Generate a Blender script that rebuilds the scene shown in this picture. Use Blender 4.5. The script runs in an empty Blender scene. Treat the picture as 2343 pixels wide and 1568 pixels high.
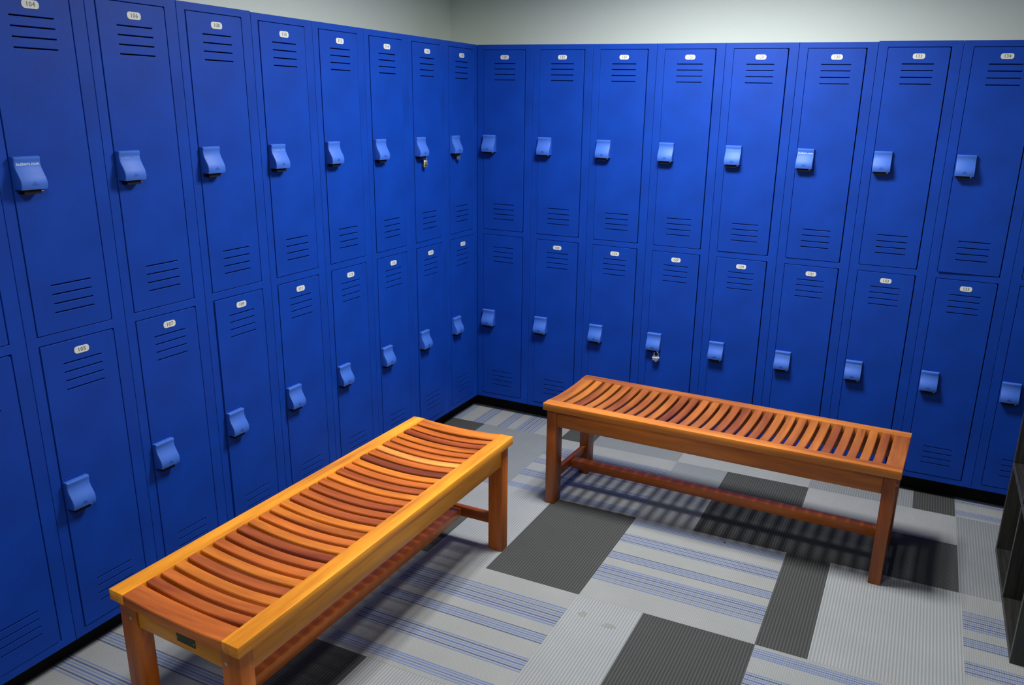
import bpy, bmesh, math, random
from mathutils import Vector, Matrix

random.seed(7)
S = bpy.context.scene
C = S.collection
PI = math.pi

# ------------------------------------------------------------------ camera
def make_camera():
    yaw, pitch, roll = -0.4314, -0.2940, 0.0242
    f = Vector((math.sin(yaw)*math.cos(pitch), math.cos(yaw)*math.cos(pitch), math.sin(pitch)))
    rt = Vector((math.cos(yaw), -math.sin(yaw), 0)); up = rt.cross(f)
    c, s = math.cos(roll), math.sin(roll)
    r2 = c*rt + s*up; u2 = -s*rt + c*up
    cd = bpy.data.cameras.new('camera'); cam = bpy.data.objects.new('camera', cd); C.objects.link(cam)
    m = Matrix((r2, u2, -f)).transposed().to_4x4(); m.translation = Vector((2.1124, -3.6983, 1.6464))
    cam.matrix_world = m
    cd.sensor_fit = 'HORIZONTAL'; cd.sensor_width = 36; cd.lens = 36*1850.5/2343
    cd.shift_x = -76.6/2343; cd.shift_y = 11.4/2343
    cd.clip_start = 0.05; cd.clip_end = 50
    S.camera = cam
make_camera()

# ------------------------------------------------------------------ light and exposure
W = bpy.data.worlds.new('world'); S.world = W; W.use_nodes = True
W.node_tree.nodes['Background'].inputs[0].default_value = (0.8, 0.9, 1.0, 1)
W.node_tree.nodes['Background'].inputs[1].default_value = 0.01
S.view_settings.view_transform = 'Standard'; S.view_settings.look = 'None'
S.view_settings.gamma = 1; S.view_settings.use_curve_mapping = False
S.view_settings.exposure = 0.0
CEIL = 2.55
LAMPS = [  # x, y, power of each of the three lamps in the fixture
    (1.22, -0.98, 23.5),
    (1.25, -3.10, 5.0),
]
def lamp(x, y, z, sx, sy, power):
    l = bpy.data.lights.new('lamp_light', 'AREA'); l.shape = 'RECTANGLE'; l.size = sx; l.size_y = sy
    l.energy = power; l.spread = math.radians(161); l.color = (0.97, 1.0, 0.975)
    o = bpy.data.objects.new('lamp_light', l); C.objects.link(o); o.location = (x, y, z)
    return o

# ------------------------------------------------------------------ helpers
def tag(o, label=None, cat=None, group=None, kind=None):
    if label: o['label'] = label
    if cat: o['category'] = cat
    if group: o['group'] = group
    if kind: o['kind'] = kind
    return o
def empty(name, loc=(0, 0, 0), rz=0):
    o = bpy.data.objects.new(name, None); C.objects.link(o); o.location = loc; o.rotation_euler = (0, 0, rz)
    o.empty_display_size = 0.1
    return o
def finish(bm, name, mats, smooth=None):
    bmesh.ops.recalc_face_normals(bm, faces=bm.faces[:])
    me = bpy.data.meshes.new(name); bm.to_mesh(me); bm.free()
    for m in (mats if isinstance(mats, (list, tuple)) else [mats]): me.materials.append(m)
    if smooth is not None:
        for p in me.polygons: p.use_smooth = True
        me.set_sharp_from_angle(angle=math.radians(smooth))
    return me
def link(name, me, parent=None, loc=(0, 0, 0), rot=(0, 0, 0)):
    o = bpy.data.objects.new(name, me); C.objects.link(o); o.parent = parent
    o.location = loc; o.rotation_euler = rot
    return o
def box(bm, x0, x1, y0, y1, z0, z1, mi=0):
    v = [bm.verts.new(p) for p in ((x0,y0,z0),(x1,y0,z0),(x1,y1,z0),(x0,y1,z0),(x0,y0,z1),(x1,y0,z1),(x1,y1,z1),(x0,y1,z1))]
    fs = []
    for q in ((0,3,2,1),(4,5,6,7),(0,1,5,4),(1,2,6,5),(2,3,7,6),(3,0,4,7)):
        f = bm.faces.new([v[i] for i in q]); f.material_index = mi; fs.append(f)
    return v, fs
def bbox(x0, x1, y0, y1, z0, z1, b=0.002, seg=2):
    bm = bmesh.new(); box(bm, x0, x1, y0, y1, z0, z1)
    if b: bmesh.ops.bevel(bm, geom=bm.edges[:], offset=b, segments=seg, profile=0.5, affect='EDGES')
    return bm
def sweep(bm, rings, closed=False, mi=0, caps=True):
    vs = [[bm.verts.new(p) for p in r] for r in rings]
    n = len(vs[0]); k = len(vs)
    for i in range(k if closed else k-1):
        a, b = vs[i], vs[(i+1) % k]
        for j in range(n):
            f = bm.faces.new((a[j], a[(j+1) % n], b[(j+1) % n], b[j])); f.material_index = mi
    if caps and not closed:
        f = bm.faces.new(vs[0]); f.material_index = mi
        f = bm.faces.new(list(reversed(vs[-1]))); f.material_index = mi
    return vs
def tube(bm, pts, r, n=10, closed=False, mi=0):
    pts = [Vector(p) for p in pts]; k = len(pts); rings = []
    prev = None
    for i, p in enumerate(pts):
        if closed: t = (pts[(i+1) % k]-pts[i-1]).normalized()
        else: t = (pts[min(i+1, k-1)]-pts[max(i-1, 0)]).normalized()
        if prev is None:
            a = Vector((0, 0, 1)) if abs(t.z) < 0.9 else Vector((1, 0, 0)); u = t.cross(a).normalized()
        else: u = (prev - t*prev.dot(t)).normalized()
        prev = u; v = t.cross(u)
        rings.append([p+r*(math.cos(2*PI*j/n)*u+math.sin(2*PI*j/n)*v) for j in range(n)])
    sweep(bm, rings, closed, mi)
def cyl(bm, a, b, r, n=16, mi=0): tube(bm, [a, b], r, n, mi=mi)

# ------------------------------------------------------------------ materials
def mat(name):
    m = bpy.data.materials.new(name); m.use_nodes = True
    nt = m.node_tree; b = nt.nodes['Principled BSDF']
    return m, nt, b
def N(nt, t, **k):
    n = nt.nodes.new(t)
    for a, v in k.items(): setattr(n, a, v)
    return n
def math_(nt, op, a, b=None, c=None):
    n = N(nt, 'ShaderNodeMath', operation=op)
    for i, v in enumerate((a, b, c)):
        if v is None: continue
        if isinstance(v, (int, float)): n.inputs[i].default_value = v
        else: nt.links.new(v, n.inputs[i])
    return n.outputs[0]
def mixc(nt, f, a, b, mode='MIX'):
    n = N(nt, 'ShaderNodeMix', data_type='RGBA', blend_type=mode)
    for s, v in ((0, f), (6, a), (7, b)):
        if isinstance(v, (int, float)): n.inputs[s].default_value = v
        elif isinstance(v, tuple): n.inputs[s].default_value = v if len(v) == 4 else v+(1,)
        else: nt.links.new(v, n.inputs[s])
    return n.outputs[2]
def noise(nt, vec, scale, detail=3, rough=0.5):
    n = N(nt, 'ShaderNodeTexNoise'); n.inputs['Scale'].default_value = scale
    n.inputs['Detail'].default_value = detail; n.inputs['Roughness'].default_value = rough
    if vec is not None: nt.links.new(vec, n.inputs['Vector'])
    return n.outputs['Fac']
def bump(nt, b, h, strength, dist):
    n = N(nt, 'ShaderNodeBump'); n.inputs['Strength'].default_value = strength; n.inputs['Distance'].default_value = dist
    nt.links.new(h, n.inputs['Height']); nt.links.new(n.outputs[0], b.inputs['Normal'])
def objc(nt): return N(nt, 'ShaderNodeTexCoord').outputs['Object']

def plastic(name, col, rough=0.45, spec=0.5, bs=0.06, var=0.12):
    m, nt, b = mat(name); v = objc(nt)
    n1 = noise(nt, v, 900, 2); n2 = noise(nt, v, 6, 3)
    mr = N(nt, 'ShaderNodeMapRange'); mr.inputs[1].default_value = 0.3; mr.inputs[2].default_value = 0.7
    mr.inputs[3].default_value = 1-var; mr.inputs[4].default_value = 1+var; nt.links.new(n2, mr.inputs[0])
    hsv = N(nt, 'ShaderNodeHueSaturation'); hsv.inputs['Color'].default_value = col+(1,)
    nt.links.new(mr.outputs[0], hsv.inputs['Value']); nt.links.new(hsv.outputs[0], b.inputs['Base Color'])
    b.inputs['Roughness'].default_value = rough; b.inputs['Specular IOR Level'].default_value = spec
    bump(nt, b, n1, bs, 0.002)
    return m
M = {}
M['blue'] = plastic('locker_blue_plastic', (0.002, 0.038, 0.30), 0.5, 0.22, 0.2)
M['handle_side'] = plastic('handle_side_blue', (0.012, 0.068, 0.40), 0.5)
M['letter_faint'] = plastic('faint_glare_lettering', (0.16, 0.27, 0.68), 0.4)  # same moulded letters with a weaker glare coloured in
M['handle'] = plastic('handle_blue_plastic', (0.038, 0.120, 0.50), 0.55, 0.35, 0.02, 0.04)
M['handle_mark'] = plastic('handle_mark_blue', (0.01, 0.06, 0.36), 0.5)
M['letter'] = plastic('glare_lettering', (0.55, 0.65, 0.85), 0.4)  # moulded letters, the glare they catch put into a pale colour
M['plate'] = plastic('number_plate_white', (0.58, 0.575, 0.54), 0.4, 0.5, 0.02, 0.03)
M['ink'] = plastic('plate_ink', (0.07, 0.07, 0.08), 0.5)
M['black'] = plastic('black_plastic', (0.006, 0.006, 0.007), 0.6, 0.2)
M['kick'] = plastic('black_toe_kick', (0.004, 0.004, 0.005), 0.7, 0.15)
def metal(name, col, rough):
    m, nt, b = mat(name); b.inputs['Base Color'].default_value = col+(1,); b.inputs['Metallic'].default_value = 1
    v = objc(nt); n = noise(nt, v, 300, 2); r = math_(nt, 'MULTIPLY_ADD', n, 0.15, rough-0.07)
    nt.links.new(r, b.inputs['Roughness'])
    return m
M['steel'] = metal('screw_steel', (0.75, 0.73, 0.68), 0.3)
M['chrome'] = metal('padlock_chrome', (0.95, 0.95, 0.92), 0.34)
M['brass'] = metal('padlock_pale_brass', (0.72, 0.66, 0.42), 0.3)
M['bronze'] = metal('name_plate_bronze', (0.10, 0.10, 0.065), 0.45)

def wall_mat():
    m, nt, b = mat('painted_wall'); v = objc(nt)
    n = noise(nt, v, 2.0, 4); c = mixc(nt, n, (0.78, 0.835, 0.745), (0.81, 0.865, 0.78))
    nt.links.new(c, b.inputs['Base Color']); b.inputs['Roughness'].default_value = 0.75
    bump(nt, b, noise(nt, v, 350, 2), 0.15, 0.002)
    return m
M['wall'] = wall_mat()
m, nt, b = mat('ceiling_low_bounce'); b.inputs['Base Color'].default_value = (0.22, 0.22, 0.215, 1); b.inputs['Roughness'].default_value = 0.9  # unseen ceiling, toned down so less light bounces into the corner
bump(nt, b, noise(nt, objc(nt), 120, 4), 0.4, 0.004); M['ceil'] = m

def wood(name, axis, rough=0.36, grainy=1.0):
    """oiled hardwood; colour comes from the part's own object colour, grain runs along axis"""
    m, nt, b = mat(name)
    oi = N(nt, 'ShaderNodeObjectInfo'); v = objc(nt)
    mp = N(nt, 'ShaderNodeMapping'); sc = [1, 1, 1]; sc[axis] = 0.09
    mp.inputs['Scale'].default_value = sc; nt.links.new(v, mp.inputs['Vector'])
    cmb = N(nt, 'ShaderNodeCombineXYZ')
    off = math_(nt, 'MULTIPLY', oi.outputs['Random'], 40.0)
    for i in range(3): nt.links.new(off, cmb.inputs[i])
    nt.links.new(cmb.outputs[0], mp.inputs['Location'])
    g1 = noise(nt, mp.outputs[0], 28, 5, 0.6); g2 = noise(nt, mp.outputs[0], 160, 3, 0.6); g3 = noise(nt, mp.outputs[0], 7, 2, 0.5)
    s = math_(nt, 'MULTIPLY_ADD', g1, 0.55, math_(nt, 'MULTIPLY_ADD', g3, 0.8, math_(nt, 'MULTIPLY', g2, 0.15)))
    mr = N(nt, 'ShaderNodeMapRange'); mr.inputs[1].default_value = 0.54; mr.inputs[2].default_value = 0.96
    nt.links.new(s, mr.inputs[0])
    dark = mixc(nt, 1.0, oi.outputs['Color'], (0.42, 0.30, 0.22), 'MULTIPLY')
    lite = mixc(nt, 1.0, oi.outputs['Color'], (1.25, 1.30, 1.35), 'MULTIPLY')
    c = mixc(nt, mr.outputs[0], dark, lite)
    nt.links.new(c, b.inputs['Base Color'])
    b.inputs['Roughness'].default_value = rough; b.inputs['Specular IOR Level'].default_value = 0.5
    bump(nt, b, g2, 0.08, 0.001)
    return m
M['wood0'] = wood('oiled_wood_grain_x', 0); M['wood1'] = wood('oiled_wood_grain_y', 1); M['wood2'] = wood('oiled_wood_grain_z', 2)

def dark_wood(name, axis, col=(0.015, 0.0135, 0.012)):
    m, nt, b = mat(name); v = objc(nt)
    mp = N(nt, 'ShaderNodeMapping'); sc = [1, 1, 1]; sc[axis] = 0.05
    mp.inputs['Scale'].default_value = sc; nt.links.new(v, mp.inputs['Vector'])
    g = noise(nt, mp.outputs[0], 90, 5, 0.65)
    mr = N(nt, 'ShaderNodeMapRange'); mr.inputs[1].default_value = 0.35; mr.inputs[2].default_value = 0.7
    nt.links.new(g, mr.inputs[0])
    c = mixc(nt, mr.outputs[0], tuple(x*0.45 for x in col), tuple(x*2.0 for x in col))
    nt.links.new(c, b.inputs['Base Color']); b.inputs['Roughness'].default_value = 0.5
    bump(nt, b, g, 0.1, 0.001)
    return m
M['dw1'] = dark_wood('dark_laminate_y', 1); M['dw2'] = dark_wood('dark_laminate_z', 2)
M['dw_edge'] = dark_wood('dark_laminate_edge', 2, (0.040, 0.038, 0.034))

def carpet(name, base, rib, kind, rib_axis=0, pitch=0.0103):
    """kind 'rib': ribs at right angles to rib_axis; 'stripe': blue line groups set out along local -y; 'plain'"""
    m, nt, b = mat(name)
    v = objc(nt); sp = N(nt, 'ShaderNodeSeparateXYZ'); nt.links.new(v, sp.inputs[0])
    X, Y = sp.outputs[0], sp.outputs[1]
    u = (X, Y)[rib_axis]; w = (Y, X)[rib_axis]
    n_f = noise(nt, v, 420, 2, 0.7); n_l = noise(nt, v, 3.2, 4, 0.6)
    wave = lambda s, p: math_(nt, 'MULTIPLY_ADD', math_(nt, 'SINE', math_(nt, 'MULTIPLY', s, 2*PI/p)), 0.5, 0.5)
    ribw = wave(u, pitch); dots = wave(w, 0.0052)
    if kind == 'rib':
        f = math_(nt, 'MULTIPLY_ADD', dots, 0.22, math_(nt, 'MULTIPLY', ribw, 0.78))
        col = mixc(nt, f, rib, base)
        h = f
    else:
        dd = wave(X, 0.0068)
        f = math_(nt, 'MULTIPLY', math_(nt, 'ADD', dd, wave(Y, 0.0068)), 0.5)
        col = mixc(nt, f, rib, base); h = f
    if kind == 'stripe':
        LB, BL, NV, BG = (0.09, 0.135, 0.30, 1), (0.038, 0.072, 0.27, 1), (0.025, 0.038, 0.12, 1), (0.0, 0.0, 0.0, 0)
        TI = (0.17, 0.19, 0.25, 0.45)
        A = [(.022,LB),(.033,LB),(.044,BL),(.055,LB),(.064,LB),(.148,LB),(.159,NV),(.170,LB),(.181,BL),(.192,LB),(.203,NV),(.214,LB)]
        B = [(.300,NV),(.311,LB),(.322,BL),(.333,LB),(.344,NV),(.400,LB),(.413,BL),(.426,NV),(.439,LB),(.452,NV),(.465,LB),(.478,NV),(.491,LB),(.504,BL)]
        d = math_(nt, 'MULTIPLY', Y, -1.0)
        cols = []
        for L, lo in ((A, 0.0), (B, 0.29)):
            r = N(nt, 'ShaderNodeValToRGB'); r.color_ramp.interpolation = 'CONSTANT'
            e = r.color_ramp.elements; e[0].position = 0; e[0].color = BG; e[1].position = 0.999; e[1].color = BG
            for q, (c0, cc) in enumerate(L):
                a = e.new((c0-lo-0.0023)/0.33); a.color = cc
                a = e.new((c0-lo+0.0023)/0.33); a.color = TI if q+1 < len(L) and L[q+1][0]-c0 < 0.02 else BG
            nt.links.new(math_(nt, 'DIVIDE', math_(nt, 'SUBTRACT', d, lo), 0.33), r.inputs[0]); cols.append(r)
        sw = math_(nt, 'GREATER_THAN', d, 0.29)
        mx = mixc(nt, sw, cols[0].outputs[0], cols[1].outputs[0])
        al = N(nt, 'ShaderNodeMix', data_type='FLOAT'); nt.links.new(sw, al.inputs[0])
        nt.links.new(cols[0].outputs[1], al.inputs[2]); nt.links.new(cols[1].outputs[1], al.inputs[3])
        # yarn dots break the lines up
        fac = math_(nt, 'MULTIPLY', al.outputs[0], math_(nt, 'MULTIPLY_ADD', wave(X, 0.0068), -0.35, 0.98))
        col = mixc(nt, fac, col, mx)
    hsv = N(nt, 'ShaderNodeHueSaturation'); nt.links.new(col, hsv.inputs['Color'])
    val = math_(nt, 'MULTIPLY_ADD', n_f, 0.5, math_(nt, 'MULTIPLY_ADD', n_l, 0.3, 0.60))
    nt.links.new(val, hsv.inputs['Value']); nt.links.new(hsv.outputs[0], b.inputs['Base Color'])
    b.inputs['Roughness'].default_value = 0.95; b.inputs['Specular IOR Level'].default_value = 0.1
    hh = math_(nt, 'MULTIPLY_ADD', n_f, 0.5, h)
    bump(nt, b, hh, 0.5, 0.0015)
    return m
LG, LR = (0.37, 0.375, 0.38), (0.25, 0.255, 0.265)
M['S'] = carpet('carpet_grey_with_blue_lines', (0.30, 0.30, 0.295), (0.215, 0.217, 0.222), 'stripe')
M['P'] = carpet('carpet_plain_grey', (0.29, 0.29, 0.292), (0.25, 0.25, 0.255), 'plain')
M['L'] = carpet('carpet_light_grey_ribbed', (0.32, 0.325, 0.33), (0.20, 0.205, 0.218), 'rib')
M['M'] = carpet('carpet_mid_grey_ribbed', (0.225, 0.233, 0.243), (0.15, 0.158, 0.17), 'rib')
M['D'] = carpet('carpet_charcoal_ribbed', (0.078, 0.078, 0.075), (0.034, 0.034, 0.036), 'rib')
M['E'] = carpet('carpet_charcoal_cross_ribbed', (0.085, 0.085, 0.082), (0.040, 0.040, 0.042), 'rib', 1)
M['stain'] = carpet('carpet_stain', (0.27, 0.27, 0.255), (0.18, 0.18, 0.175), 'rib')
M['slab'] = plastic('floor_slab', (0.05, 0.05, 0.05), 0.9, 0.1)

# ------------------------------------------------------------------ room
XL, XR, YB, YF = -0.39, 2.96, 0.39, -5.2
ZB, ZT = 0.0763, 1.9113
def struct(name, bm, m, parent=None):
    o = link(name, finish(bm, name, m), parent)
    if parent is None: o['kind'] = 'structure'
    return o
def solid(x0, x1, y0, y1, z0, z1):
    bm = bmesh.new(); box(bm, x0, x1, y0, y1, z0, z1); return bm
floor = struct('floor', solid(XL-0.1, XR+0.1, YF-0.1, YB+0.1, -0.10, -0.0085), M['slab'])
struct('wall_left', solid(XL-0.1, XL, YF-0.1, YB+0.1, -0.0085, CEIL), M['wall'])
struct('wall_back', solid(XL, XR, YB, YB+0.1, -0.0085, CEIL), M['wall'])
struct('wall_right', solid(XR, XR+0.1, YF-0.1, YB+0.1, -0.0085, CEIL), M['wall'])
struct('wall_front', solid(XL, XR, YF-0.1, YF, -0.0085, CEIL), M['wall'])
struct('ceiling', solid(XL-0.1, XR+0.1, YF-0.1, YB+0.1, CEIL, CEIL+0.1), M['ceil'])
# black toe kicks that carry the lockers
WL, WR = 0.3015, 0.3084
NL, NR = 9, 9
struct('baseboard_left', solid(-0.385, -0.055, -NL*WL, 0.06, -0.0, ZB), M['kick'])
struct('baseboard_back', solid(-0.055, NR*WR, 0.06, 0.385, -0.0, ZB), M['kick'])

# carpet: every laid piece is a tile; x0, x1, far y, near y, material, turned
def r1(x): return -0.192+0.019*x
def r2(x): return -0.800+0.0115*x
def r3(x): return -1.412+0.006*x
def r4(x): return -2.010+0.004*x
def r5(x): return -2.618
def r0(x): return 0.075
rows = [r0, r1, r2, r3, r4, r5]
pieces = [
 # x0, x1, (row0 or y), (row1 or y), mat, rot
 (-0.07, 0.587, r0, r1, 'S', 90), (0.588, 0.757, r0, r1, 'D', 0), (0.758, 1.203, r0, r1, 'M', 0), (1.204, 1.812, r0, r1, 'P', 0),
 (1.813, 2.248, r0, r1, 'M', 0), (2.249, 2.416, r0, r1, 'D', 0), (2.417, 2.95, r0, r1, 'S', 180),
 (-0.07, 0.152, r1, r2, 'D', 0), (0.153, 0.586, r1, r2, 'M', 0), (0.587, 1.204, r1, r2, 'S', 180), (1.205, 1.447, r1, r2, 'M', 0),
 (1.448, 1.815, r1, r2, 'D', 0), (1.816, 2.419, r1, -0.408, 'P', 0), (1.816, 2.419, -0.409, r2, 'E', 0), (2.420, 2.95, r1, r2, 'M', 0),
 (-0.07, 0.586, r2, -1.08, 'P', 0), (-0.07, 0.586, -1.081, r3, 'E', 0), (0.587, 0.836, r2, r3, 'L', 0), (0.837, 1.207, r2, r3, 'D', 0),
 (1.208, 1.817, r2, r3, 'S', 0), (1.818, 1.980, r2, r3, 'D', 0), (1.981, 2.427, r2, r3, 'L', 0), (2.428, 2.95, r2, r3, 'S', 180),
 (-0.07, 0.586, r3, r4, 'M', 0), (0.587, 1.206, r3, r4, 'S', 180), (1.207, 1.444, r3, r4, 'L', 0), (1.445, 1.819, r3, r4, 'D', 0),
 (1.820, 2.429, r3, r4, 'S', 0), (2.430, 2.95, r3, r4, 'M', 0),
 (-0.07, 0.532, r4, r5, 'S', 180), (0.533, 0.754, r4, r5, 'D', 0), (0.755, 1.206, r4, r5, 'L', 0), (1.207, 1.818, r4, r5, 'M', 0),
 (1.819, 2.30, r4, r5, 'L', 0), (2.301, 2.95, r4, r5, 'D', 0),
]
y = -2.619
seq = 'SLDMSLPDMS'
for j in range(5):
    x = -0.07
    for i in range(5):
        x1 = min(x+0.609, 2.95)
        pieces.append((x, x1, y, max(y-0.608, YF), seq[(i*3+j) % 10], 0)); x = x1+0.001
    y -= 0.609
    if y-0.1 < YF: break
def ev(r, x): return r(x) if callable(r) else r
def carpet_piece(x0, x1, ra, rb, mt, rot):
    x0 -= 0.0004; x1 += 0.0004
    far = [ev(ra, x0)-0.0002, ev(ra, x1)-0.0002]; near = [ev(rb, x0), ev(rb, x1)]
    R = math.radians(rot)
    ox, oy = {0: (x0, max(far)), 90: (x0, max(far)), 180: (x1, min(near))}[rot]
    cr, sr = math.cos(-R), math.sin(-R)
    bm = bmesh.new()
    pts = [(x0, near[0]), (x1, near[1]), (x1, far[1]), (x0, far[0])]
    loc = [(cr*(px-ox)-sr*(py-oy), sr*(px-ox)+cr*(py-oy)) for px, py in pts]
    a = [bm.verts.new((p[0], p[1], -0.008)) for p in loc]; t = [bm.verts.new((p[0], p[1], 0)) for p in loc]
    bm.faces.new(a[::-1]); bm.faces.new(t)
    for i in range(4): bm.faces.new((a[i], a[(i+1) % 4], t[(i+1) % 4], t[i]))
    te = [e for e in bm.edges if e.verts[0] in t and e.verts[1] in t]
    bmesh.ops.bevel(bm, geom=te, offset=0.0003, segments=1, affect='EDGES')
    link('carpet_tile', finish(bm, 'carpet_tile', M[mt]), floor, (ox, oy, 0), (0, 0, R))
for p in pieces: carpet_piece(*p)
# two worn glue marks and a few specks of lint on the carpet
def blot(name, x, y, rx, ry, h, m, seed):
    rnd = random.Random(seed); bm = bmesh.new(); n = 14
    rs = [1+rnd.uniform(-0.35, 0.25) for _ in range(n)]
    ring = [(x+rx*rs[i]*math.cos(2*PI*i/n), y+ry*rs[i]*math.sin(2*PI*i/n), 0) for i in range(n)]
    top = [(x+(p[0]-x)*0.9, y+(p[1]-y)*0.9, h) for p in ring]
    sweep(bm, [ring, top]); link(name, finish(bm, name, M[m]), floor)
blot('stain', 1.262, -1.503, 0.018, 0.016, 0.0004, 'stain', 3)
blot('stain', 1.366, -1.527, 0.024, 0.013, 0.0004, 'stain', 5)

blot('speck', 1.585, -0.817, 0.0035, 0.003, 0.002, 'black', 8)

# ------------------------------------------------------------------ ceiling fixtures
def fixture(x, y, power, label):
    t = empty('ceiling_light', (x, y, CEIL)); tag(t, label, 'ceiling light', 'ceiling lights above the benches')
    bm = bmesh.new(); a, w = 0.30, 0.025
    for q in ((-a, a, -a, -a+w), (-a, a, a-w, a), (-a, -a+w, -a+w, a-w), (a-w, a, -a+w, a-w)): box(bm, *q, -0.05, 0)
    box(bm, -a+w, a-w, -a+w, a-w, -0.006, 0)
    link('housing', finish(bm, 'housing', M['ceil']), t)
    for s in (-0.21, 0, 0.21):
        bm = bmesh.new(); box(bm, s-0.07, s+0.07, -0.21, 0.21, -0.028, -0.008)
        m = bpy.data.materials.get('lamp_glow')
        if m is None:
            m, nt, b = mat('lamp_glow'); b.inputs['Emission Color'].default_value = (0.93, 1, 0.95, 1); b.inputs['Emission Strength'].default_value = 6
        link('lamp', finish(bm, 'lamp', m), t)
        l = lamp(0, 0, 0, 0.14, 0.44, power); l.parent = t; l.location = (s, 0, -0.032)
fixture(*LAMPS[0], 'square ceiling light above the corner, over the back bench')
fixture(*LAMPS[1], 'square ceiling light behind the camera position')

# ------------------------------------------------------------------ lockers
def plate_with_holes(xs, zs, holes, y0, y1, bev=0.0012, round_=0.0):
    bm = bmesh.new(); vd = {}
    def V(i, k, s):
        key = (i, k, s)
        if key not in vd: vd[key] = bm.verts.new((xs[i], (y0, y1)[s], zs[k]))
        return vd[key]
    nx, nz = len(xs)-1, len(zs)-1
    solid_ = lambda i, k: 0 <= i < nx and 0 <= k < nz and (i, k) not in holes
    for i in range(nx):
        for k in range(nz):
            if not solid_(i, k): continue
            bm.faces.new((V(i,k,0), V(i+1,k,0), V(i+1,k+1,0), V(i,k+1,0)))
            bm.faces.new((V(i,k,1), V(i,k+1,1), V(i+1,k+1,1), V(i+1,k,1)))
            if not solid_(i-1, k): bm.faces.new((V(i,k,0), V(i,k+1,0), V(i,k+1,1), V(i,k,1)))
            if not solid_(i+1, k): bm.faces.new((V(i+1,k,0), V(i+1,k,1), V(i+1,k+1,1), V(i+1,k+1,0)))
            if not solid_(i, k-1): bm.faces.new((V(i,k,0), V(i,k,1), V(i+1,k,1), V(i+1,k,0)))
            if not solid_(i, k+1): bm.faces.new((V(i,k+1,0), V(i+1,k+1,0), V(i+1,k+1,1), V(i,k+1,1)))
    bmesh.ops.recalc_face_normals(bm, faces=bm.faces[:])
    if round_:
        es = [e for e in bm.edges if abs(e.verts[0].co.x-e.verts[1].co.x) < 1e-6 and abs(e.verts[0].co.z-e.verts[1].co.z) < 1e-6
              and e.verts[0].co.x in (xs[0], xs[-1]) or False]
        es = [e for e in es if any(abs(e.verts[0].co.z-z) < 1e-6 for z in (zs[0], zs[-1]))
              and any(abs(e.verts[0].co.x-x) < 1e-6 for x in (xs[0], xs[-1]))]
        bmesh.ops.bevel(bm, geom=es, offset=round_, segments=3, profile=0.5, affect='EDGES')
    if bev:
        es = [e for e in bm.edges if len(e.link_faces) == 2 and e.calc_face_angle(0) > 1.0 and abs(e.verts[0].co.y-y0) < 1e-6 and abs(e.verts[1].co.y-y0) < 1e-6]
        bmesh.ops.bevel(bm, geom=es, offset=bev, segments=2, profile=0.5, affect='EDGES')
    return bm
DH = 0.876                      # door height
def door_mesh(w):
    """hinge edge at x=0, door runs to x=-w, front face at y=-0.0015"""
    s0, s1 = -w+0.058, -w+0.058+0.117
    zs = [0.0]; holes = set(); rows_ = []
    for z in (0.055, 0.080, 0.1055, 0.131): rows_.append(z)
    for z in (DH-0.138, DH-0.1125, DH-0.087, DH-0.062): rows_.append(z)
    hh = 0.0017
    for z in rows_: zs += [z-hh, z+hh]
    zs.append(DH)
    for k in range(8): holes.add((1, 2*k+1))
    bm = plate_with_holes([-w, s0, s1, 0.0], zs, holes, -0.0015, 0.0125, 0.0009, 0.006)
    return finish(bm, 'door', M['blue'])
def body_mesh(Wd, dl, dr):
    g = 0.0020; H = ZT-ZB
    xs = [0.0006, dl-0.0018, dr+0.0038, Wd-0.0006]
    zs = [0.0, 0.0277-g, 0.0277+DH+g, 0.9337-g, 0.9337+DH+g, H]
    bm = plate_with_holes(xs, zs, {(1, 1), (1, 3)}, 0.0, 0.37, 0.0012)
    box(bm, 0.0006, Wd-0.0006, 0.3705, 0.378, 0, H)
    return finish(bm, 'body', M['blue'])
def handle_mesh():
    # (height below top, stand-off): shallow at the top, sweeping out to a full belly
    prof = [(0, 0.013), (0.002, 0.0155), (0.006, 0.016), (0.010, 0.0145), (0.018, 0.0140), (0.026, 0.0155), (0.034, 0.0185), (0.043, 0.0235),
            (0.052, 0.0285), (0.060, 0.0315), (0.068, 0.0325), (0.076, 0.0315), (0.082, 0.0295)]
    bm = bmesh.new(); w = 0.070; rings = []
    for d, o in prof:
        r = 0.003
        rings.append([(0, 0, -d), (0, -(o-r), -d), (0.0009, -(o-0.0009), -d), (r, -o, -d), (w-r, -o, -d), (w-0.0009, -(o-0.0009), -d), (w, -(o-r), -d), (w, 0, -d)])
    vs = sweep(bm, rings, caps=False)
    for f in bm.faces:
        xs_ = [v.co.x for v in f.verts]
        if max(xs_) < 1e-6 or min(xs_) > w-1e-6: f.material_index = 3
    bm.faces.new(vs[0])
    # hollow underside
    last = vs[-1]; inner = []; deep = []
    for v in last:
        x, yy, z = v.co; ix = min(max(x, 0.003), w-0.003); iy = min(-0.0005, yy+0.003) if yy < -0.001 else -0.0005
        inner.append(bm.verts.new((ix, iy, z))); deep.append(bm.verts.new((ix, iy if iy > -0.02 else -0.02, z+0.022)))
    for i in range(8):
        j = (i+1) % 8
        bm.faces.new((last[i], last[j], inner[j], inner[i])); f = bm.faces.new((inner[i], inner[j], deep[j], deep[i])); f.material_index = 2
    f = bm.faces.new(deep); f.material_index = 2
    # moulded triangle near the lower edge
    tri = [(0.035, -0.0322, -0.062), (0.044, -0.0330, -0.070), (0.026, -0.0330, -0.070)]
    sweep(bm, [[(p[0], p[1]+0.002, p[2]) for p in tri], [(p[0], p[1]-0.0001, p[2]) for p in tri]], mi=1)
    return finish(bm, 'handle', [M['handle'], M['handle_mark'], M['black'], M['handle_side']], 40)
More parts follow.
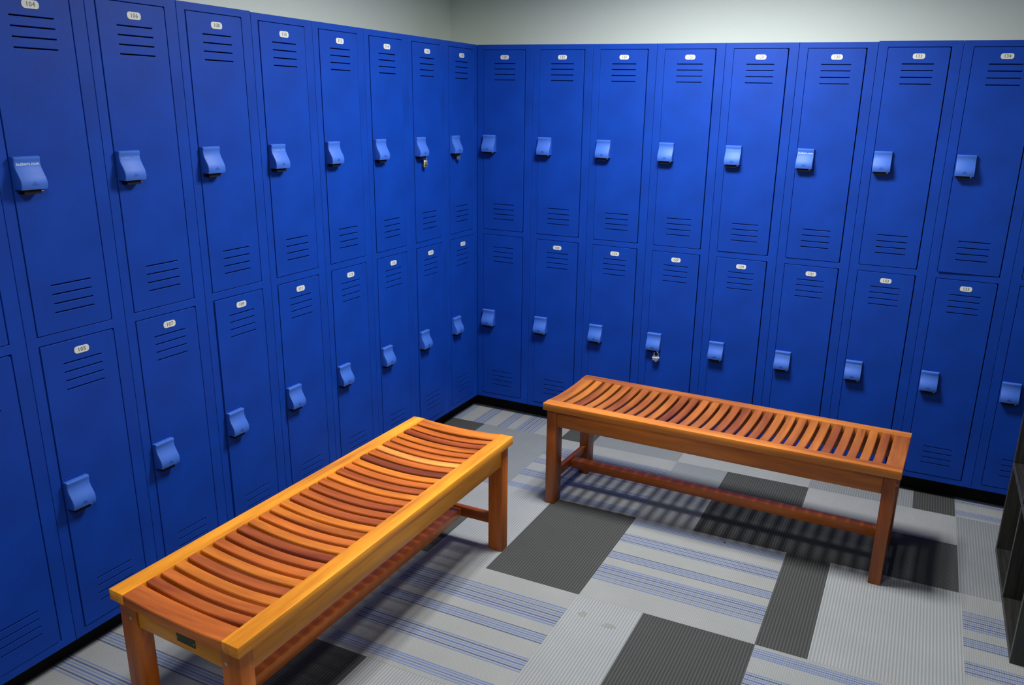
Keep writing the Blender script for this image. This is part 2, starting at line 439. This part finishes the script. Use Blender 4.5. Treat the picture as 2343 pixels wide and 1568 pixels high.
def plate_mesh():
    bm = bmesh.new(); w, h, r = 0.0455, 0.0205, 0.0085; ring = []
    for cx, cz, a0 in ((w/2-r, h/2-r, 0), (-w/2+r, h/2-r, 90), (-w/2+r, -h/2+r, 180), (w/2-r, -h/2+r, 270)):
        for k in range(6):
            a = math.radians(a0+90*k/5); ring.append((cx+r*math.cos(a), cz+r*math.sin(a)))
    sweep(bm, [[(x, 0, z) for x, z in ring], [(x, -0.0011, z) for x, z in ring], [(x*0.98, -0.0015, z*0.96) for x, z in ring]])
    return finish(bm, 'number_plate', M['plate'])
def text_mesh(s, size, ext, m, name, bold=0.0, squeeze=1.0):
    cu = bpy.data.curves.new(name, 'FONT'); cu.body = s; cu.size = size; cu.align_x = 'CENTER'; cu.align_y = 'CENTER'
    cu.extrude = ext; cu.offset = bold; cu.resolution_u = 2; cu.space_character = 1.05
    o = bpy.data.objects.new(name, cu); C.objects.link(o)
    dg = bpy.context.evaluated_depsgraph_get(); me = bpy.data.meshes.new_from_object(o.evaluated_get(dg))
    bpy.data.objects.remove(o); bpy.data.curves.remove(cu)
    me.transform(Matrix.Rotation(PI/2, 4, 'X') @ Matrix.Diagonal((squeeze, 1, 1, 1))); me.materials.clear(); me.materials.append(m); me.name = name
    return me
def small(name, bm, m, sm=None): return finish(bm, name, m, sm)
HM = handle_mesh(); PM = plate_mesh()
bm = bmesh.new(); box(bm, 0.010, 0.056, -0.022, 0.0, -0.094, -0.066); LM_ = small('latch', bm, M['black'])
bm = bmesh.new(); cyl(bm, (0.059, -0.016, -0.070), (0.059, -0.016, -0.0885), 0.0035, 12); cyl(bm, (0.056, -0.020, -0.0865), (0.062, -0.020, -0.0865), 0.0022, 8); PO = small('lock_post', bm, M['steel'], 40)
GEO = {}
for side, Wd, dl, dr in (('L', WL, 0.033, 0.2555), ('R', WR, 0.038, 0.2645)):
    GEO[side] = (Wd, dl, dr, body_mesh(Wd, dl, dr), door_mesh(dr-dl))
AJAR = {134: 1.5, 109: 0.9, 104: 0.1, 116: 0.3, 128: 0.35, 122: 0.25, 117: 0.7, 123: 0.4, 106: 0.1, 129: 0.35, 105: 0.3, 130: 0.2, 114: 0.25}
NO_PLATE = {121}
ORDW = ['first', 'second', 'third', 'fourth', 'fifth', 'sixth', 'seventh', 'eighth', 'ninth']
def locker(side, k):
    Wd, dl, dr, BMs, DMs = GEO[side]
    up = 118-2*k if side == 'L' else 120+2*k
    dz = {('R', 6): 0.003, ('R', 7): 0.003, ('R', 8): 0.003, ('L', 5): 0.0025, ('L', 6): 0.002, ('L', 1): -0.001, ('R', 0): -0.002, ('R', 1): -0.001}.get((side, k), 0.0)
    dz = max(dz, 0.0)
    t = empty('locker', (0, -(k+1)*WL, ZB+dz), PI/2) if side == 'L' else empty('locker', (k*WR, 0, ZB+dz), 0)
    wall = 'left' if side == 'L' else 'back'
    if up in (102,): lab = 'blue two-door locker cut off at the left edge, left of plates 104 and 105'
    elif up == 136: lab = 'blue two-door locker cut off at the right edge, behind the dark cubby unit'
    elif up == 120: lab = 'blue locker plated 120 beside the corner, its lower door lacking a plate'
    elif up == 118: lab = 'blue two-door locker plated 118, last of the left row, touching the corner'
    else: lab = 'blue two-tier locker, %s from the corner in the %s row, plates reading %d and %d' % (ORDW[k], wall, up, up+1)
    tag(t, lab, 'locker', 'blue two-tier lockers along the %s wall' % wall)
    link('body', BMs, t)
    for num, z0 in ((up, 0.9337), (up+1, 0.0277)):
        rz = math.radians(AJAR.get(num, random.uniform(0, 0.12)))
        d = link('door', DMs, t, (dr, -random.uniform(0, 0.0006), z0), (0, 0, rz))
        w = dr-dl
        h = link('handle', HM, d, (-w+0.002, -0.0015, 0.474))
        link('latch', LM_, d, (-w+0.002, -0.0015, 0.474)); link('lock_post', PO, d, (-w+0.002, -0.0015, 0.474))
        if num not in NO_PLATE:
            link('number_plate', PM, d, (-w+0.1165, -0.0013, DH-0.033))
            link('numerals', text_mesh(str(num), 0.0165, 0.0002, M['ink'], 'numerals', 0.0, 1.0), d, (-w+0.1165, -0.0030, DH-0.033))
        if num in (104, 106, 110, 128, 130, 131, 133):
            link('lettering', text_mesh('lockers.com', 0.0118, 0.0003, M['letter' if num in (104, 130) else 'letter_faint'], 'lettering', 0.0002), d, (-w+0.002+0.035, -0.0015-0.0144, 0.474-0.0185))
    return t
for k in range(NL): locker('L', k)
for k in range(NR): locker('R', k)
# blue filler post where the two runs meet
o = struct('trim_1', solid(-0.03, -0.004, 0.004, 0.03, ZB, ZT-0.004), M['blue'])

# ------------------------------------------------------------------ padlocks
def padlock_bar(loc, rz):
    t = empty('padlock', loc, rz)
    tag(t, 'small pale brass combination padlock hanging under the handle of locker 116', 'padlock')
    bm = bbox(-0.0105, 0.0105, -0.0075, 0.0075, -0.031, 0, 0.0025, 2)
    link('body', finish(bm, 'body', M['brass'], 40), t)
    bm = bmesh.new(); tube(bm, [(-0.006, 0, -0.002), (-0.006, 0, 0.010), (-0.0045, 0, 0.0145), (0, 0, 0.017), (0.0045, 0, 0.0145), (0.006, 0, 0.010), (0.006, 0, -0.002)], 0.0018, 8)
    link('shackle', finish(bm, 'shackle', M['steel'], 60), t)
    for i in range(3):
        bm = bmesh.new(); z = -0.010-i*0.0065
        cyl(bm, (-0.0042, -0.006, z), (0.0042, -0.006, z), 0.0026, 12)
        link('dial', finish(bm, 'dial', M['black'], 40), t)
def padlock_round(loc, rz):
    t = empty('padlock', loc, rz)
    tag(t, 'shiny chrome combination padlock with a round shackle hanging from locker 127', 'padlock')
    bm = bbox(-0.015, 0.015, -0.009, 0.009, -0.024, 0, 0.003, 2)
    link('body', finish(bm, 'body', M['chrome'], 40), t)
    bm = bmesh.new(); pts = [(-0.0115, 0, -0.003)]
    for i in range(11):
        a = PI-PI*i/10; pts.append((0.0115*math.cos(a), 0, 0.008+0.0125*math.sin(a)))
    pts.append((0.0115, 0, -0.003)); tube(bm, pts, 0.0024, 10)
    link('shackle', finish(bm, 'shackle', M['chrome'], 60), t)
    for i in range(4):
        bm = bmesh.new(); x = -0.0105+i*0.007
        cyl(bm, (x-0.0026, -0.007, -0.012), (x+0.0026, -0.007, -0.012), 0.0075, 16)
        link('dial', finish(bm, 'dial', M['chrome'], 40), t)
    for s in (-1, 1):
        bm = bmesh.new(); cyl(bm, (s*0.014, 0, -0.010), (s*0.019, 0, -0.010), 0.006, 16); link('knob', finish(bm, 'knob', M['steel'], 40), t)
    bm = bmesh.new(); cyl(bm, (0, 0, -0.023), (0, 0, -0.030), 0.006, 16); link('bottom_cap', finish(bm, 'bottom_cap', M['chrome'], 40), t)
def padlock_disc(loc, rz):
    t = empty('padlock', loc, rz)
    tag(t, 'small dull round padlock tucked under the upper handle of corner locker 118', 'padlock')
    bm = bmesh.new(); cyl(bm, (0, -0.005, -0.011), (0, 0.005, -0.011), 0.0125, 24)
    bmesh.ops.bevel(bm, geom=[e for e in bm.edges if abs(e.verts[0].co.y-e.verts[1].co.y) < 1e-6], offset=0.0015, segments=2, affect='EDGES')
    link('body', finish(bm, 'body', M['brass'], 40), t)
    bm = bmesh.new(); tube(bm, [(-0.006, 0, -0.004), (-0.006, 0, 0.005), (-0.004, 0, 0.009), (0, 0, 0.0105), (0.004, 0, 0.009), (0.006, 0, 0.005), (0.006, 0, -0.004)], 0.0018, 8)
    link('shackle', finish(bm, 'shackle', M['steel'], 60), t)
ZH = ZB+0.9337+0.474
hx116 = -(2)*WL+0.033+0.002; hx118 = -WL+0.033+0.002
padlock_bar((0.018, hx116+0.058, ZH-0.102), PI/2-0.5)
padlock_disc((0.018, hx118+0.050, ZH-0.092), PI/2-0.3)
padlock_round((3*WR+0.038+0.002+0.053, -0.018, ZB+0.0277+0.474-0.111), -0.1)

# ------------------------------------------------------------------ benches
def col(o, c, v=1.0): o.color = (c[0]*v, c[1]*v, c[2]*v, 1); return o
def bench(name, label, loc, rz, L, Wb, corners, gap_, rail_c, slat_cs, leg_c, apron_c, plate, seed):
    rnd = random.Random(seed)
    t = empty(name, loc, rz); tag(t, label, 'bench', 'slatted wooden benches in the locker room')
    H = 0.458; th = 0.030; rw = 0.052; ew = 0.058
    x0, x1, y0, y1 = -L/2, L/2, -Wb/2, Wb/2
    for a, b in ((y0, y0+rw), (y1-rw, y1)):
        col(link('side_rail', finish(bbox(x0, x1, a, b, H-th, H, 0.0018, 2), 'side_rail', M['wood0'], 40), t), rail_c, rnd.uniform(0.95, 1.05))
    yi0, yi1 = y0+rw, y1-rw
    def dished(xa, xb, thick, name_, c, sag=0.0125 if plate else 0.0100):
        bm = bmesh.new(); rings = []; n = 14; bv = 0.0022
        for i in range(n+1):
            f = i/n; yy = yi0+(yi1-yi0)*f; s = sag*(1-(2*f-1)**2)**1.0
            zt = H-0.0012-s; zb = zt-thick
            rings.append([(xa, yy, zb), (xa, yy, zt-bv), (xa+bv, yy, zt), (xb-bv, yy, zt), (xb, yy, zt-bv), (xb, yy, zb)])
        sweep(bm, rings)
        return col(link(name_, finish(bm, name_, M['wood1'], 35), t), c)
    dished(x0, x0+ew, th-0.004, 'end_board', slat_cs[0], 0.0075); dished(x1-ew, x1, th-0.004, 'end_board', slat_cs[-1], 0.0075)
    n = 28; gap = gap_; inner = L-2*ew; pw = (inner-gap)/n
    for i in range(n):
        xa = x0+ew+gap+i*pw
        dished(xa, xa+pw-gap, 0.015, 'slat', slat_cs[1+i])
    ins = 0.013; lx, ly = 0.043, 0.062
    Ht = H-th
    for sx in (-1, 1):
        for sy in (-1, 1):
            xc = sx*(L/2-ins-lx/2); yc = sy*(Wb/2-ins-ly/2)
            leg = col(link('leg', finish(bbox(xc-lx/2, xc+lx/2, yc-ly/2, yc+ly/2, 0, Ht, 0.003, 2), 'leg', M['wood2'], 40), t), leg_c, rnd.uniform(0.9, 1.1))
            xo = sx*(L/2-ins)
            bm = bmesh.new(); cyl(bm, (xo-sx*0.002, yc-sy*0.012, Ht-0.042), (xo+sx*0.0022, yc-sy*0.012, Ht-0.042), 0.0052, 14)
            link('screw', finish(bm, 'screw', M['steel'], 40), leg)
    # long aprons and end aprons
    for sy in (-1, 1):
        yc = sy*(Wb/2-ins-0.006-0.010)
        col(link('long_apron', finish(bbox(-L/2+ins+lx, L/2-ins-lx, yc-0.010, yc+0.010, Ht-0.073, Ht, 0.002, 2), 'long_apron', M['wood0'], 40), t), apron_c)
    for sx in (-1, 1):
        xc = sx*(L/2-ins-0.005-0.010)
        ap = col(link('end_apron', finish(bbox(xc-0.010, xc+0.010, -Wb/2+ins+ly, Wb/2-ins-ly, Ht-0.066, Ht-0.010, 0.002, 2), 'end_apron', M['wood1'], 40), t), apron_c, 0.95)
        if plate and sx == plate:
            xf = xc+sx*0.010
            bm = bbox(min(xf, xf+sx*0.0016), max(xf, xf+sx*0.0016), -0.026-0.032, -0.026+0.032, Ht-0.048, Ht-0.025, 0.0006, 1)
            pl = link('name_plate', finish(bm, 'name_plate', M['bronze']), ap); pl['label'] = 'small blank dark metal plate'
            bm = bmesh.new()
            for q in (-0.028, 0.028):
                cyl(bm, (xf, -0.026+q, Ht-0.0365), (xf+sx*0.0024, -0.026+q, Ht-0.0365), 0.0016, 10)
            link('plate_screws', finish(bm, 'plate_screws', M['steel'], 40), ap)
        xs = sx*(L/2-ins-lx/2)
        col(link('end_stretcher', finish(bbox(xs-0.011, xs+0.011, -Wb/2+ins+ly, Wb/2-ins-ly, 0.102, 0.142, 0.002, 2), 'end_stretcher', M['wood1'], 40), t), leg_c)
    xe = L/2-ins-lx/2-0.011
    ls = col(link('long_stretcher', finish(bbox(-xe, xe, -0.021, 0.021, 0.098, 0.136, 0.003, 2), 'long_stretcher', M['wood0'], 40), t), leg_c, 1.1)
    for sx in (-1, 1):
        bm = bmesh.new(); cyl(bm, (sx*(xe-0.03), 0, 0.1355), (sx*(xe-0.03), 0, 0.1372), 0.0045, 12)
        link('screw', finish(bm, 'screw', M['steel'], 40), ls)
    # the frames have racked a little out of square: measured corner positions of the top
    inv = Matrix.Rotation(-rz, 3, 'Z'); q = [inv @ (Vector((a, b, 0))-Vector(loc)) for a, b in corners]
    for o in t.children_recursive:
        for v in o.data.vertices:
            u, w = v.co.x/L+0.5, v.co.y/Wb+0.5
            p = q[0]*(1-u)*(1-w)+q[1]*u*(1-w)+q[2]*u*w+q[3]*(1-u)*w
            v.co.x, v.co.y = p.x, p.y
    return t
O1, O2, O3, O4, O5 = (0.76, 0.225, 0.016), (0.62, 0.155, 0.014), (0.44, 0.100, 0.012), (0.24, 0.055, 0.010), (0.88, 0.33, 0.06)
# slat tones of the left bench, near end to far end
t1 = [O2, O2, O2, O1, O2, O1, O2, O1, O2, O5, O1, O1, O2, O2, O1, O2, O4, O1, O2, O3, O2, O2, O4, O1, O5, O2, O1, O3, O5, O3]
t1 = [O2, O2, O2, O1, O3, O1, O2, O2, O3, O1, O2, O1, O1, O3, O2, O3, O2, O1, O3, O2, O1, O4, O2, O5, O2, O2, O1, O3, O2, O4][:29]+[O1]
B1 = (0.41, 0.125, 0.014); B2 = (0.35, 0.098, 0.012); B3 = (0.29, 0.075, 0.010)
rr = random.Random(4)
t2 = [B1]+[rr.choice([B1, B1, B2, B2, B3]) for _ in range(28)]+[B1]
bench('slatted_bench', 'bright orange slatted bench beside the left lockers, small dark plate on its near end',
      (0.627, -1.897, 0), PI/2+0.0, 1.345, 0.445, ((0.858,-2.586),(0.850,-1.224),(0.416,-1.228),(0.401,-2.557)), 0.0118, (0.98, 0.36, 0.014), t1, (0.48, 0.115, 0.008), (0.85, 0.30, 0.010), -1, 1)  # apron colour raised to stand for light bounced up from the floor
bench('slatted_bench', 'red-brown slatted bench standing along the back lockers, right of the orange bench',
      (1.486, -0.643, 0), -0.012, 1.375, 0.415, ((0.797,-0.854),(2.172,-0.871),(2.192,-0.466),(0.818,-0.429)), 0.0128, (0.47, 0.145, 0.016), t2, (0.32, 0.075, 0.008), (0.46, 0.125, 0.012), 0, 2)

# ------------------------------------------------------------------ dark cubby unit at the right
def cubby():
    t = empty('cubby_unit', (2.555, -0.375, 0)); tag(t, 'dark wood-grain open cubby unit at the right edge facing the benches', 'shelf unit')
    th, cw, ch, D = 0.019, 0.349, 0.345, 0.385
    H = 3*ch+4*th; Ltot = 2*cw+3*th
    def panel(name, y0_, y1_, z0_, z1_, m, ya=0.0015):
        o = link(name, finish(bbox(ya, D, y0_, y1_, z0_, z1_, 0.0006, 1), name, m), t); return o
    panel('end_panel', -th, 0, 0, H, M['dw2']); panel('end_panel', -Ltot, -Ltot+th, 0, H, M['dw2'])
    panel('divider', -2*th-cw, -th-cw, th, H-th, M['dw2'])
    for c in range(2):
        ya = -th-c*(cw+th)
        for r in range(4):
            nm = 'base_shelf' if r == 0 else ('top_board' if r == 3 else 'shelf')
            panel(nm, ya-cw, ya, r*(ch+th), r*(ch+th)+th, M['dw1'])
    bm = bmesh.new(); box(bm, D, D+0.006, -Ltot, 0, 0, H); link('back_panel', finish(bm, 'back_panel', M['dw2']), t)
    # paler edge banding on the front edges
    for y0_, y1_ in ((-th, 0), (-2*th-cw, -th-cw), (-Ltot, -Ltot+th)):
        bm = bmesh.new(); box(bm, 0, 0.0015, y0_, y1_, 0, H); link('edge_band', finish(bm, 'edge_band', M['dw_edge']), t)
    for c in range(2):
        ya = -th-c*(cw+th)
        for r in range(4):
            bm = bmesh.new(); box(bm, 0, 0.0015, ya-cw, ya, r*(ch+th), r*(ch+th)+th); link('edge_band', finish(bm, 'edge_band', M['dw_edge']), t)
cubby()
